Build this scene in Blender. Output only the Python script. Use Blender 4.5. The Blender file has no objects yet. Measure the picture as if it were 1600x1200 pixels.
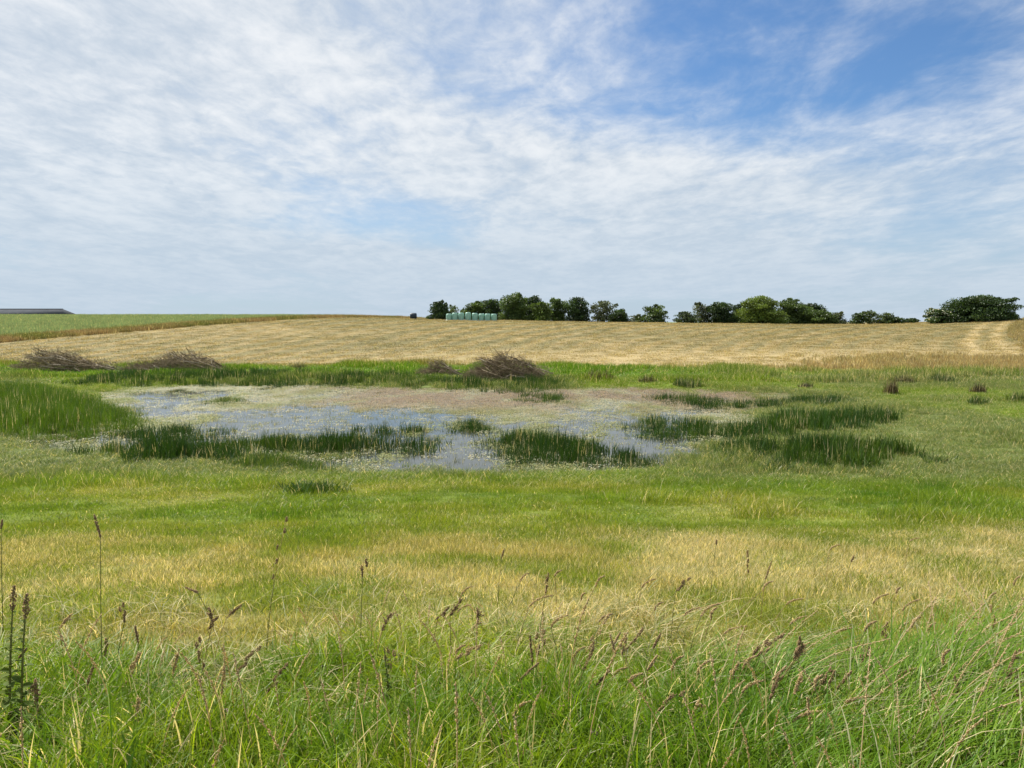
import bpy, math, random
import numpy as np
from mathutils import Vector, Matrix

R = math.radians
SC = bpy.context.scene
COL = SC.collection
rng = np.random.default_rng(7)
random.seed(7)

# ------------------------------------------------------------------ camera
FPX = 1202.0
CAM_Z = 4.0
PITCH = math.atan(100.0 / FPX)
cam = bpy.data.cameras.new('camera')
cam.sensor_width = 36.0
cam.lens = 36.0 * FPX / 1600.0
cam.clip_start = 0.05
cam.clip_end = 9000
camo = bpy.data.objects.new('camera', cam)
COL.objects.link(camo)
camo.location = (0, 0, CAM_Z)
camo.rotation_euler = (math.pi / 2 - PITCH, 0, 0)
SC.camera = camo

# ------------------------------------------------------------------ sun, sky, exposure
SUN_EL, SUN_AZ = R(52), R(-48)          # azimuth from +Y, negative = towards -X
sun = bpy.data.lights.new('sun', 'SUN')
sun.energy = 5.0
sun.angle = R(0.55)
sun.color = (1.0, 0.955, 0.87)
suno = bpy.data.objects.new('sun', sun)
COL.objects.link(suno)
sd = Vector((math.sin(SUN_AZ) * math.cos(SUN_EL), math.cos(SUN_AZ) * math.cos(SUN_EL), math.sin(SUN_EL)))
suno.rotation_euler = sd.to_track_quat('Z', 'Y').to_euler()
SC.view_settings.view_transform = 'Standard'
SC.view_settings.look = 'None'
SC.view_settings.gamma = 1
SC.view_settings.exposure = 0.7


class NT:
    """tiny node-tree helper"""
    def __init__(s, tree):
        s.t = tree
        tree.nodes.clear()

    def n(s, typ, ins=None, **props):
        nd = s.t.nodes.new(typ)
        for k, v in props.items():
            setattr(nd, k, v)
        for k, v in (ins or {}).items():
            sock = nd.inputs[k]
            if isinstance(v, bpy.types.NodeSocket):
                s.t.links.new(v, sock)
            else:
                sock.default_value = v
        return nd

    def math(s, op, a, b=None, c=None, clamp=False):
        ins = {0: a}
        if b is not None: ins[1] = b
        if c is not None: ins[2] = c
        return s.n('ShaderNodeMath', ins, operation=op, use_clamp=clamp).outputs[0]

    def vmath(s, op, a, b=None):
        ins = {0: a}
        if b is not None: ins[1] = b
        nd = s.n('ShaderNodeVectorMath', ins, operation=op)
        return nd.outputs[0]

    def noise(s, vec, scale, detail=4.0, rough=0.55, dist=0.0, out=0):
        return s.n('ShaderNodeTexNoise', {'Vector': vec, 'Scale': scale, 'Detail': detail, 'Roughness': rough, 'Distortion': dist}).outputs[out]

    def ramp(s, fac, lo, hi, a=0.0, b=1.0, smooth=True):
        return s.n('ShaderNodeMapRange', {'Value': fac, 'From Min': lo, 'From Max': hi, 'To Min': a, 'To Max': b},
                   interpolation_type='SMOOTHSTEP' if smooth else 'LINEAR').outputs[0]

    def mix(s, fac, a, b, blend='MIX'):
        nd = s.t.nodes.new('ShaderNodeMix')
        nd.data_type = 'RGBA'
        nd.blend_type = blend
        for idx, v in ((0, fac), (6, a), (7, b)):
            if isinstance(v, bpy.types.NodeSocket):
                s.t.links.new(v, nd.inputs[idx])
            else:
                nd.inputs[idx].default_value = v if idx == 0 else (tuple(v) + (1,))[:4]
        return nd.outputs[2]


world = bpy.data.worlds.new('World')
SC.world = world
world.use_nodes = True
world.cycles.sampling_method = 'MANUAL'
world.cycles.sample_map_resolution = 512
w = NT(world.node_tree)
sky = w.n('ShaderNodeTexSky', sky_type='NISHITA', sun_disc=False, sun_elevation=SUN_EL, sun_rotation=SUN_AZ,
          altitude=50, air_density=1.0, dust_density=0.6, ozone_density=2.2)
CLOUD_OFF = (37.4726, 23.8024, 0.0)
dirv = w.n('ShaderNodeTexCoord').outputs['Generated']
sep = w.n('ShaderNodeSeparateXYZ', {0: dirv})
zz = w.math('ADD', w.math('MAXIMUM', sep.outputs[2], 0.0), 0.11)
cx = w.math('DIVIDE', sep.outputs[0], zz)
cy = w.math('DIVIDE', sep.outputs[1], zz)
cp = w.n('ShaderNodeCombineXYZ', {0: cx, 1: cy, 2: 0.0}).outputs[0]
cp = w.vmath('ADD', cp, CLOUD_OFF)
rot = w.n('ShaderNodeMapping', {'Vector': cp, 'Rotation': (0, 0, R(28)), 'Scale': (1.25, 0.8, 1)}).outputs[0]
big = w.noise(cp, 0.36, 1.0, 0.5)
mid = w.noise(rot, 1.7, 8.0, 0.60, 0.35)
fine = w.noise(rot, 7.5, 5.0, 0.62, 0.3)
cov = w.math('ADD', w.math('MULTIPLY', big, 1.7), w.math('ADD', w.math('MULTIPLY', mid, 0.70), w.math('MULTIPLY', fine, 0.22)))
cloud = w.ramp(cov, 0.89, 1.38, 0.0, 0.93)
shade = w.ramp(w.math('ADD', w.math('MULTIPLY', mid, 0.6), w.math('MULTIPLY', fine, 0.4)), 0.34, 0.66, 0.0, 1.0)
ccol = w.mix(shade, (3.45, 3.95, 4.5), (5.75, 5.85, 5.9))
blue = w.mix(1.0, sky.outputs[0], (0.44, 0.60, 0.75), 'MULTIPLY')
skyc = w.mix(cloud, blue, ccol)
hz = w.ramp(sep.outputs[2], 0.0, 0.26, 0.84, 0.0)          # thin bright veil low over the horizon
skyc = w.mix(hz, skyc, (3.2, 3.9, 4.65))
bg = w.n('ShaderNodeBackground', {'Color': skyc, 'Strength': 0.1})
w.n('ShaderNodeOutputWorld', {'Surface': bg.outputs[0]})

# ------------------------------------------------------------------ numeric helpers
def sstep(a, b, x):
    t = np.clip((x - a) / (b - a), 0, 1)
    return t * t * (3 - 2 * t)

_perm = np.random.default_rng(3).random((256, 256))
def vnoise(x, y):
    xi = np.floor(x).astype(int); yi = np.floor(y).astype(int)
    fx = x - xi; fy = y - yi
    fx = fx * fx * (3 - 2 * fx); fy = fy * fy * (3 - 2 * fy)
    g = lambda a, b: _perm[a & 255, b & 255]
    return (g(xi, yi) * (1 - fx) + g(xi + 1, yi) * fx) * (1 - fy) + (g(xi, yi + 1) * (1 - fx) + g(xi + 1, yi + 1) * fx) * fy

def fbm(x, y, oct=4):
    x = np.asarray(x, float); y = np.asarray(y, float)
    s = 0; a = 0.5; t = 0
    for k in range(oct):
        s = s + a * vnoise(x * 2 ** k + 17.3 * k, y * 2 ** k + 9.1 * k); t += a; a *= 0.55
    return s / t

def poly_sd(x, y, P):
    """signed distance to polygon, negative inside"""
    x = np.asarray(x, float); y = np.asarray(y, float)
    d = np.full(x.shape, 1e9); ins = np.zeros(x.shape, bool)
    n = len(P)
    for i in range(n):
        ax, ay = P[i]; bx, by = P[(i + 1) % n]
        ex, ey = bx - ax, by - ay
        t = np.clip(((x - ax) * ex + (y - ay) * ey) / (ex * ex + ey * ey + 1e-9), 0, 1)
        d = np.minimum(d, np.hypot(x - ax - t * ex, y - ay - t * ey))
        c = ((ay > y) != (by > y)) & (x < ex * (y - ay) / (by - ay + 1e-12) + ax)
        ins ^= c
    return np.where(ins, -d, d)

def px_dir(px, py):
    a = (px - 800) / FPX; b = -(py - 600) / FPX
    c, s = math.cos(PITCH), math.sin(PITCH)
    return np.array([a, c + b * s, b * c - s])

def px_z(px, py, z):
    d = px_dir(px, py); t = (z - CAM_Z) / d[2]
    return (d[0] * t, d[1] * t)

def px_at(px, py, Y):
    d = px_dir(px, py); t = Y / d[1]
    return np.array([d[0] * t, Y, CAM_Z + d[2] * t])

# ------------------------------------------------------------------ terrain shape
POND_PX = [(40, 692), (60, 680), (170, 668), (130, 640), (150, 618), (200, 606), (300, 600), (500, 601), (660, 606), (830, 606),
           (1010, 606), (1130, 610), (1250, 617), (1240, 628), (1180, 650), (1160, 690), (1110, 705), (1075, 738), (960, 742),
           (820, 744), (640, 748), (520, 740), (440, 716), (320, 712), (150, 715)]
POND = [px_z(a, b, 0.0) for a, b in POND_PX]
YB = np.array([-40, -5, 0, 2, 3, 5, 7, 9, 14, 18, 20, 24, 48, 56, 62, 5000])
ZB = np.array([3.0, 2.55, 2.5, 2.44, 2.36, 2.06, 1.72, 1.40, 0.66, .26, .15, .12, .14, .24, .42, .42])
YP = np.array([-50, 62, 68, 80, 100, 120, 131, 140, 150, 200, 300, 5000])
PP = np.array([0, 0, .05, .19, .51, .84, .965, 1, .985, .62, .1, -2.])
YL = np.array([-50, 62, 68, 80, 100, 130, 160, 178, 195, 260, 400, 5000])
PL = np.array([0, 0, .05, .17, .40, .74, .955, 1.0, .985, .72, .1, -2.])
XH = np.array([-400, -60, -40, -23, -12, 23, 58, 74, 82, 90, 120, 400])
ZH = np.array([4.9, 4.9, 4.7, 4.5, 4.12, 3.55, 3.2, 3.3, 3.75, 4.2, 4.8, 5])

def smooth_interp(q, X, Z):
    h = 0.04
    return sum(np.interp(q * (1 + k * h) + k * 0.12, X, Z) for k in (-2, -1, 0, 1, 2)) / 5

BA, BB = np.array([-57., 85.]), np.array([-25., 150.])
BD = (BB - BA) / np.linalg.norm(BB - BA)
def bound_d(x, y):          # >0 on the crop side of the field boundary
    return -((x - BA[0]) * BD[1] - (y - BA[1]) * BD[0])

def H(x, y):
    x = np.asarray(x, float); y = np.asarray(y, float)
    b = smooth_interp(y, YB, ZB)
    hc = smooth_interp(x, XH, ZH)
    z = b + (hc - .42) * smooth_interp(y, YP, PP)
    zl = b + 4.45 * smooth_interp(y, YL, PL)
    L = sstep(-12, 35, bound_d(x, y))
    z = z * (1 - L) + zl * L
    m = poly_sd(x, y, POND) + 2.2 * (fbm(x * .35, y * .35, 3) - .5)
    near = (y > 14) & (y < 60)
    z = np.where(near, z - 0.42 * sstep(1.0, -2.0, m), z)
    bump = 0.05 * (fbm(x * .8 + 5, y * .8, 3) - .5) + .16 * (fbm(x * .12, y * .12 + 4, 2) - .5) * sstep(60, 75, y)
    return z + bump

def pond_sd(x, y):
    return poly_sd(x, y, POND) + 2.2 * (fbm(np.asarray(x) * .35, np.asarray(y) * .35, 3) - .5)

def ray_ground(px, py):
    d = px_dir(px, py); t = 1.0
    while t < 400:
        p = d * t
        if CAM_Z + p[2] < float(H(p[0], p[1])): break
        t *= 1.006
    p = d * t
    return np.array([p[0], p[1], float(H(p[0], p[1]))])

# colour zones -----------------------------------------------------------------
C_ = lambda *a: np.array(a)
LUSH = C_(.115, .215, .012); LUSH2 = C_(.23, .31, .022); STRAW = C_(.46, .36, .17); TURF = C_(.16, .24, .018)
TURF2 = C_(.26, .285, .04); MARSH = C_(.15, .20, .055); RUSH = C_(.034, .080, .008); HAY = C_(.285, .22, .105)
HAYG = C_(.15, .135, .06); CROP = C_(.21, .265, .15); VERGE = C_(.20, .155, .07); BRIGHT = C_(.13, .24, .02)

def lerp(a, b, t):
    t = np.asarray(t)[..., None]
    return a * (1 - t) + b * t

def hay_mask(x, y):
    edge = 62.5 + 4 * (fbm(x * .1, y * .1, 3) - .5) - sstep(-8, 36, x) * 8.5
    return sstep(-1.5, 1.5, y - edge) * (1 - sstep(-1, 1, bound_d(x, y)))

def swath(x, y):
    s = x - .28 * (y - 70) - .006 * x * (y - 70)
    s = s + 3.2 * (fbm(x * .11, y * .05, 3) - .5)
    a = sstep(.3, .65, fbm(x * .05 + 70, y * .04, 3))
    return .5 + (.22 + .38 * a) * np.sin(2 * np.pi * s / 3.1) + .5 * (fbm(x * .9, y * .25, 3) - .5)

def zone_col(x, y):
    """ground / grass colour and dryness (share of straw blades) at world positions"""
    x = np.asarray(x, float); y = np.asarray(y, float)
    n1 = fbm(x * .5, y * .5, 4); n2 = fbm(x * .13 + 40, y * .13, 3); n3 = fbm(x * 1.7 + 9, y * 1.7, 3)
    c = lerp(LUSH, LUSH2, sstep(.35, .65, n1))
    dry = np.full(x.shape, .07)
    e1 = 4.0 + 1.5 * (n1 - .5) + .5 * (n3 - .5)
    t = sstep(-.35, .5, y - e1)
    c = lerp(c, lerp(C_(.20, .25, .03), C_(.34, .30, .09), sstep(.3, .7, n3)), t); dry = dry * (1 - t) + t * np.clip(.40 + 1.7 * (n1 - .5) + .9 * (n3 - .5), .06, .8)
    e2 = 8.9 + 1.8 * (n2 - .5) + 2.2 * (n1 - .5) + .8 * (n3 - .5)
    t = sstep(-.9, .7, y - e2)
    c = lerp(c, lerp(TURF, TURF2, sstep(.4, .7, n1 * .6 + n2 * .4)), t); dry = dry * (1 - t) + t * (.03 + .22 * sstep(.52, .72, n2 * .5 + n1 * .5))
    t = sstep(15.5, 18.5, y + 2 * (n1 - .5)); c = lerp(c, lerp(MARSH, TURF, sstep(.5, .7, n2)), t); dry = dry * (1 - t) + t * .12
    t = sstep(50, 53, y + 3 * (n1 - .5)); c = lerp(c, lerp(BRIGHT, C_(.19, .19, .04), sstep(58, 62, y)), t)
    t = hay_mask(x, y)
    hc = lerp(HAYG, HAY, sstep(.25, .8, .5 * swath(x, y) + .5 * fbm(x * .08, y * .05, 3)))
    hc = lerp(hc, C_(.38, .295, .15), .8 * sstep(84, 70, y) * sstep(-30, 15, x))
    for k in (0, 3.2):                 # two wheel tracks climbing the bank on the east side
        xt = 48 + k + (y - 80) * .62 + .002 * (y - 80) * (y - 120)
        hc = lerp(hc, C_(.5, .38, .2), .6 * sstep(.95, .4, np.abs(x - xt) + .8 * (n1 - .5)) * sstep(70, 78, y))
    c = lerp(c, hc, t); dry = dry * (1 - t) + t * .22
    b = bound_d(x, y)
    t = sstep(2.5, 4.5, b) * (y > 40); c = lerp(c, CROP * (0.85 + .3 * n1[..., None]), t); dry = dry * (1 - t) + t * .05
    t = sstep(-1.5, -.5, b) * sstep(5, 3, b) * (y > 40); c = lerp(c, VERGE, t); dry = dry * (1 - t) + t * .45
    return c, np.clip(dry, 0, 1)

# ------------------------------------------------------------------ mesh / object helpers
def mk_mesh(name, V, F, mats=(), fattr=None, cattr=None, midx=None, smooth=False):
    V = np.asarray(V, np.float32).reshape(-1, 3)
    me = bpy.data.meshes.new(name)
    me.vertices.add(len(V)); me.vertices.foreach_set('co', V.ravel())
    if F is not None and len(F):
        if isinstance(F, np.ndarray):
            k = F.shape[1]; flat = F.ravel().astype(np.int32); starts = np.arange(0, len(flat), k, dtype=np.int32)
        else:
            flat = np.array([i for f in F for i in f], np.int32)
            starts = np.cumsum([0] + [len(f) for f in F])[:-1].astype(np.int32)
        me.loops.add(len(flat)); me.loops.foreach_set('vertex_index', flat)
        me.polygons.add(len(starts)); me.polygons.foreach_set('loop_start', starts)
        if midx is not None: me.polygons.foreach_set('material_index', np.asarray(midx, np.int32))
        if smooth: me.polygons.foreach_set('use_smooth', np.ones(len(starts), bool))
    for m in mats: me.materials.append(m)
    for k, v in (fattr or {}).items():
        a = me.attributes.new(k, 'FLOAT', 'POINT'); a.data.foreach_set('value', np.asarray(v, np.float32))
    for k, v in (cattr or {}).items():
        a = me.attributes.new(k, 'FLOAT_COLOR', 'POINT')
        v = np.concatenate([v, np.ones((len(v), 1))], 1); a.data.foreach_set('color', v.astype(np.float32).ravel())
    me.update(calc_edges=True); me.validate()
    return me

def mk_obj(name, me, parent=None, loc=(0, 0, 0), **tags):
    o = bpy.data.objects.new(name, me); COL.objects.link(o); o.location = tuple(float(v) for v in loc)
    if parent: o.parent = parent
    for k, v in tags.items(): o[k] = v
    return o

def thing(name, label, cat, loc=(0, 0, 0), group=None, rotz=0.0):
    o = mk_obj(name, None, None, loc, label=label, category=cat)
    if group: o['group'] = group
    o.rotation_euler = (0, 0, rotz)
    return o

def tube(path, radii, k=5, cap=True):
    path = np.asarray(path, float); n = len(path); V = []; F = []
    for i in range(n):
        t = path[min(i + 1, n - 1)] - path[max(i - 1, 0)]; t = t / (np.linalg.norm(t) + 1e-9)
        a = np.cross(t, [0, 0, 1] if abs(t[2]) < .9 else [1, 0, 0]); a /= np.linalg.norm(a) + 1e-9
        b = np.cross(t, a)
        for j in range(k):
            q = 2 * math.pi * j / k
            V.append(path[i] + radii[i] * (a * math.cos(q) + b * math.sin(q)))
    for i in range(n - 1):
        for j in range(k):
            F.append((i * k + j, i * k + (j + 1) % k, (i + 1) * k + (j + 1) % k, (i + 1) * k + j))
    if cap:
        F.append(tuple(range(k))[::-1]); F.append(tuple(range((n - 1) * k, n * k)))
    return V, F

class MB:
    def __init__(s): s.V = []; s.F = []; s.M = []; s.A = []
    def add(s, V, F, m=0, a=0.5):
        o = len(s.V); s.V += [tuple(v) for v in V]; s.F += [tuple(i + o for i in f) for f in F]; s.M += [m] * len(F); s.A += [a] * len(V)
    def mesh(s, name, mats, smooth=False):
        return mk_mesh(name, np.array(s.V), s.F, mats, {'bv': s.A}, midx=s.M, smooth=smooth)

# ------------------------------------------------------------------ materials
def new_mat(name):
    m = bpy.data.materials.new(name); m.use_nodes = True
    return m, NT(m.node_tree)

def leaf_shader(t, col, rough=.5, trans=.35, spec=.35):
    p = t.n('ShaderNodeBsdfPrincipled', {'Base Color': col, 'Roughness': rough, 'Specular IOR Level': spec})
    tr = t.n('ShaderNodeBsdfTranslucent', {'Color': t.mix(1.0, col, (1.25, 1.2, .7), 'MULTIPLY')})
    mx = t.n('ShaderNodeMixShader', {0: trans, 1: p.outputs[0], 2: tr.outputs[0]})
    t.n('ShaderNodeOutputMaterial', {'Surface': mx.outputs[0]})

def grass_mat(name, rough=.42, trans=.35, spec=.4, at='INSTANCER'):
    m, t = new_mat(name)
    g = t.n('ShaderNodeAttribute', attribute_type=at, attribute_name='gcol').outputs['Color']
    gd = t.n('ShaderNodeAttribute', attribute_type=at, attribute_name='gdry').outputs['Fac']
    bv = t.n('ShaderNodeAttribute', attribute_name='bv').outputs['Fac']
    dr = t.n('ShaderNodeAttribute', attribute_name='dr').outputs['Fac']
    isd = t.math('LESS_THAN', dr, gd)
    c = t.mix(isd, g, t.mix(bv, (.44, .37, .19), (.70, .62, .40)))
    hue = t.mix(bv, (.62, .78, .8), (1.3, 1.16, 1.0))
    c = t.mix(1.0, c, hue, 'MULTIPLY')
    leaf_shader(t, c, rough, trans, spec)
    return m

GRASS = grass_mat('grass_blades', .48, .45, .28)
RUSHM = grass_mat('rush_stems', .38, .22, .45, 'GEOMETRY')

def simple_mat(name, a, b, scale=4.0, rough=.7, trans=0.0, bump=0.0, detail=4.0):
    m, t = new_mat(name)
    pos = t.n('ShaderNodeTexCoord').outputs['Object']
    nz = t.noise(pos, scale, detail, .6)
    bv = t.n('ShaderNodeAttribute', attribute_name='bv').outputs['Fac']
    f = t.math('ADD', t.math('MULTIPLY', nz, .8), t.math('MULTIPLY', bv, .5))
    c = t.mix(t.ramp(f, .35, .95), a, b)
    if trans > 0:
        leaf_shader(t, c, rough, trans, .3)
    else:
        ins = {'Base Color': c, 'Roughness': rough, 'Specular IOR Level': .3}
        if bump:
            ins['Normal'] = t.n('ShaderNodeBump', {'Height': nz, 'Strength': bump, 'Distance': .05}).outputs[0]
        ins['Specular IOR Level'] = .05 if rough > .9 else .3
        p = t.n('ShaderNodeBsdfPrincipled', ins)
        t.n('ShaderNodeOutputMaterial', {'Surface': p.outputs[0]})
    return m

BARK = simple_mat('bark', (.05, .038, .028), (.14, .115, .085), 3, .85, bump=.4)
TWIG = simple_mat('twig_bark', (.12, .088, .046), (.29, .225, .135), 2, .8)
DEADWOOD = simple_mat('dead_wood', (.13, .10, .065), (.48, .41, .31), 3, .8)
SEED_D = simple_mat('seed_head_brown', (.24, .16, .08), (.46, .33, .18), 40, .8, trans=.32)
SEED_P = simple_mat('seed_head_pale', (.48, .37, .21), (.72, .60, .40), 40, .75, trans=.5)
STEM_G = simple_mat('stem_green', (.12, .14, .03), (.22, .20, .07), 6, .55, trans=.1)
STEM_D = simple_mat('stem_dry', (.30, .22, .10), (.52, .42, .2), 6, .6, trans=.35)
LEAFM = simple_mat('weed_leaf', (.085, .13, .018), (.16, .21, .03), 12, .75, trans=.4)
PINK = simple_mat('thistle_petals', (.55, .25, .45), (.72, .45, .62), 30, .7, trans=.25)

# terrain material: colour comes from the land-use zones, broken up by noise
TERR, t = new_mat('ground_cover')
gc = t.n('ShaderNodeAttribute', attribute_name='gc').outputs['Color']
hay = t.n('ShaderNodeAttribute', attribute_name='hay').outputs['Fac']
pos = t.n('ShaderNodeNewGeometry').outputs['Position']
str_ = t.n('ShaderNodeMapping', {'Vector': pos, 'Scale': (.55, 1.6, 1)}).outputs[0]
n1 = t.noise(pos, 7.0, 6, .65); n2 = t.noise(str_, 1.6, 6, .65, .6); n3 = t.noise(pos, .3, 4, .6)
f = t.math('ADD', t.math('MULTIPLY', n1, .45), t.math('ADD', t.math('MULTIPLY', n2, .65), t.math('MULTIPLY', n3, .35)))
k = t.ramp(f, .5, .95, .55, 1.5, smooth=False)
c = t.mix(1.0, gc, t.n('ShaderNodeCombineColor', {0: k, 1: k, 2: k}).outputs[0], 'MULTIPLY')
bm = t.n('ShaderNodeBump', {'Height': f, 'Strength': .7, 'Distance': .25}).outputs[0]
p = t.n('ShaderNodeBsdfPrincipled', {'Base Color': c, 'Roughness': .9, 'Specular IOR Level': .1, 'Normal': bm})
t.n('ShaderNodeOutputMaterial', {'Surface': p.outputs[0]})

WATER, t = new_mat('pond_water')
pos = t.n('ShaderNodeNewGeometry').outputs['Position']
nz = t.noise(pos, 2.6, 5, .6, .4)
bm = t.n('ShaderNodeBump', {'Height': nz, 'Strength': .08, 'Distance': .03}).outputs[0]
p = t.n('ShaderNodeBsdfPrincipled', {'Base Color': (.022, .026, .016, 1), 'Roughness': .04, 'IOR': 1.333, 'Normal': bm})
t.n('ShaderNodeOutputMaterial', {'Surface': p.outputs[0]})

WRAP, t = new_mat('green_bale_wrap')
pos = t.n('ShaderNodeTexCoord').outputs['Object']
nz = t.noise(t.n('ShaderNodeMapping', {'Vector': pos, 'Scale': (1, 1, 6)}).outputs[0], 4, 5, .6)
c = t.mix(t.ramp(nz, .35, .7), (.19, .40, .30), (.36, .58, .47))
bm = t.n('ShaderNodeBump', {'Height': nz, 'Strength': .5, 'Distance': .04}).outputs[0]
p = t.n('ShaderNodeBsdfPrincipled', {'Base Color': c, 'Roughness': .38, 'Normal': bm})
t.n('ShaderNodeOutputMaterial', {'Surface': p.outputs[0]})
DARKWRAP = simple_mat('dark_bale_wrap', (.02, .035, .05), (.05, .08, .10), 4, .4, bump=.4)
PALEWRAP = simple_mat('torn_pale_wrap', (.45, .50, .45), (.65, .68, .60), 6, .5)
ROOFM = simple_mat('barn_roof_sheet', (.055, .062, .07), (.085, .09, .10), .7, .95)
WALLM = simple_mat('barn_wall_boards', (.09, .10, .09), (.14, .145, .13), 1.5, .8)

def foliage_mat():
    m, t = new_mat('tree_foliage')
    c = t.n('ShaderNodeAttribute', attribute_name='lc').outputs['Color']
    leaf_shader(t, c, .5, .28, .35)
    return m
FOL = foliage_mat()

# ------------------------------------------------------------------ terrain mesh
rows = np.concatenate([np.arange(-30, 0, 2.0), np.arange(0, 14, .3), np.arange(14, 62, .5), np.arange(62, 150, .9), 150 + 8 * (1.14 ** np.arange(0, 42) - 1) / .14 * .25 + np.arange(42)])
rows = np.unique(np.clip(rows, None, 4000)); rows = np.append(rows[rows < 3900], [4000.0])
S = np.linspace(-1, 1, 300)
S = np.sign(S) * (.75 * np.abs(S) + .25 * np.abs(S) ** 3)
X = S[None, :] * (14 + 1.15 * np.maximum(rows, 0))[:, None]; Y = np.repeat(rows[:, None], 300, 1)
Z = H(X, Y)
nr, nc = X.shape
idx = np.arange(nr * nc).reshape(nr, nc)
F = np.stack([idx[:-1, :-1], idx[:-1, 1:], idx[1:, 1:], idx[1:, :-1]], -1).reshape(-1, 4)
gcol, gdry = zone_col(X.ravel(), Y.ravel())
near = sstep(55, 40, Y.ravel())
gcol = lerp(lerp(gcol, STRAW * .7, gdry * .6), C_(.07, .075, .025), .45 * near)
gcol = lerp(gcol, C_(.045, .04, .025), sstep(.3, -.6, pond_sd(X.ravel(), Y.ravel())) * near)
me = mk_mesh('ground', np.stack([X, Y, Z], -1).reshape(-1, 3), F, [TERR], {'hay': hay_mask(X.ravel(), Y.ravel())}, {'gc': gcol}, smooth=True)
mk_obj('ground', me, kind='structure')

pw = np.array(POND); lo = pw.min(0) - 5; hi = pw.max(0) + 5
gx = np.linspace(lo[0], hi[0], 60); gy = np.linspace(lo[1], hi[1], 40)
PX, PY = np.meshgrid(gx, gy); ii = np.arange(PX.size).reshape(PX.shape)
F = np.stack([ii[:-1, :-1], ii[:-1, 1:], ii[1:, 1:], ii[1:, :-1]], -1).reshape(-1, 4)
keep = (pond_sd(PX, PY) < 3.5).ravel()
F = F[keep[F].all(1)]
mk_obj('pond_water', mk_mesh('pond_water', np.stack([PX, PY, 0 * PX], -1).reshape(-1, 3), F, [WATER], smooth=True), kind='structure')

# ------------------------------------------------------------------ grass tufts (sources for scattering)
def blades(n, rad, h, wd, lean, droop, seg, bias=(0, 0), r_=None):
    """n blades -> verts, tris, per-vertex random 'bv' and 'dr'"""
    r = r_ or rng
    a = r.uniform(0, 2 * np.pi, n); q = rad * np.sqrt(r.random(n))
    bx, by = q * np.cos(a), q * np.sin(a)
    az = r.uniform(0, 2 * np.pi, n)
    hh = r.uniform(h[0], h[1], n); ww = r.uniform(wd[0], wd[1], n)
    ln = r.uniform(lean[0], lean[1], n); dp = r.uniform(droop[0], droop[1], n)
    dx = np.cos(az) * ln + bias[0] * r.uniform(.6, 1.3, n); dy = np.sin(az) * ln + bias[1] * r.uniform(.6, 1.3, n)
    tw = r.uniform(0, np.pi, n)
    V = []; m = 2 * seg + 1
    for kx in range(seg + 1):
        t_ = kx / seg
        cxv = bx + hh * dx * t_ ** 1.7; cyv = by + hh * dy * t_ ** 1.7
        czv = hh * (t_ - dp * t_ ** 2.6) - .02
        if kx < seg:
            wv = ww * .5 * (1 - t_) ** .55
            ox, oy = np.cos(tw) * wv, np.sin(tw) * wv
            V.append(np.stack([cxv - ox, cyv - oy, czv], -1)); V.append(np.stack([cxv + ox, cyv + oy, czv], -1))
        else:
            V.append(np.stack([cxv, cyv, czv], -1))
    V = np.stack(V, 1).reshape(-1, 3)
    f = []
    for kx in range(seg - 1):
        b = 2 * kx; f += [(b, b + 1, b + 3), (b, b + 3, b + 2)]
    f.append((2 * seg - 2, 2 * seg - 1, 2 * seg))
    F = (np.array(f)[None] + (np.arange(n) * m)[:, None, None]).reshape(-1, 3)
    return V, F, np.repeat(r.random(n), m), np.repeat(r.random(n), m)

def spikelets(path, rad, n, ln, wd, r=rng):
    """small pointed husks set along a path: a seed head"""
    path = np.asarray(path, float); V = []; F = []; A = []
    for i in range(n):
        u = r.random() * (len(path) - 1); k = min(int(u), len(path) - 2); p = path[k] + (path[k + 1] - path[k]) * (u - k)
        tg = path[k + 1] - path[k]; tg = tg / (np.linalg.norm(tg) + 1e-9)
        prof = math.sin(math.pi * min(1, .12 + .85 * u / (len(path) - 1))) ** .6
        o = r.normal(size=3); o -= tg * o.dot(tg); o /= np.linalg.norm(o) + 1e-9
        d = tg * r.uniform(.6, 1.1) + o * r.uniform(.25, .7); d /= np.linalg.norm(d)
        c = p + o * rad * prof * r.uniform(.3, 1)
        a = np.cross(d, o); a /= np.linalg.norm(a) + 1e-9; b = np.cross(d, a); L = ln * r.uniform(.7, 1.3); W = wd * r.uniform(.7, 1.3)
        s = len(V)
        V += [c - d * L * .4, c + a * W, c - a * W * .6 + b * W, c - a * W * .6 - b * W, c + d * L * .6]
        F += [(s, s + 2, s + 1), (s, s + 3, s + 2), (s, s + 1, s + 3), (s + 4, s + 1, s + 2), (s + 4, s + 2, s + 3), (s + 4, s + 3, s + 1)]
        A += [r.random()] * 5
    return np.array(V), np.array(F), np.array(A)

TUFTS = {}
def tuft_set(name, gens, mats):
    col = bpy.data.collections.new('source_' + name)
    for i, g in enumerate(gens):
        V, F, bv, dr, mi = g()
        o = bpy.data.objects.new('source_%s_%02d' % (name, i), mk_mesh(name, V, F, mats, {'bv': bv, 'dr': dr}, midx=mi))
        col.objects.link(o)
    TUFTS[name] = (col, len(gens))

def G(parts):
    """join (V,F,bv,dr) blade sets and seed heads (material 1)"""
    def f():
        Vs, Fs, B, D, M = [], [], [], [], []; o = 0
        for p in parts():
            V, F, bv, dr, mi = p
            Vs.append(V); Fs.append(F + o); B.append(bv); D.append(dr); M.append(np.full(len(F), mi)); o += len(V)
        return np.concatenate(Vs), np.concatenate(Fs), np.concatenate(B), np.concatenate(D), np.concatenate(M)
    return f

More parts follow.
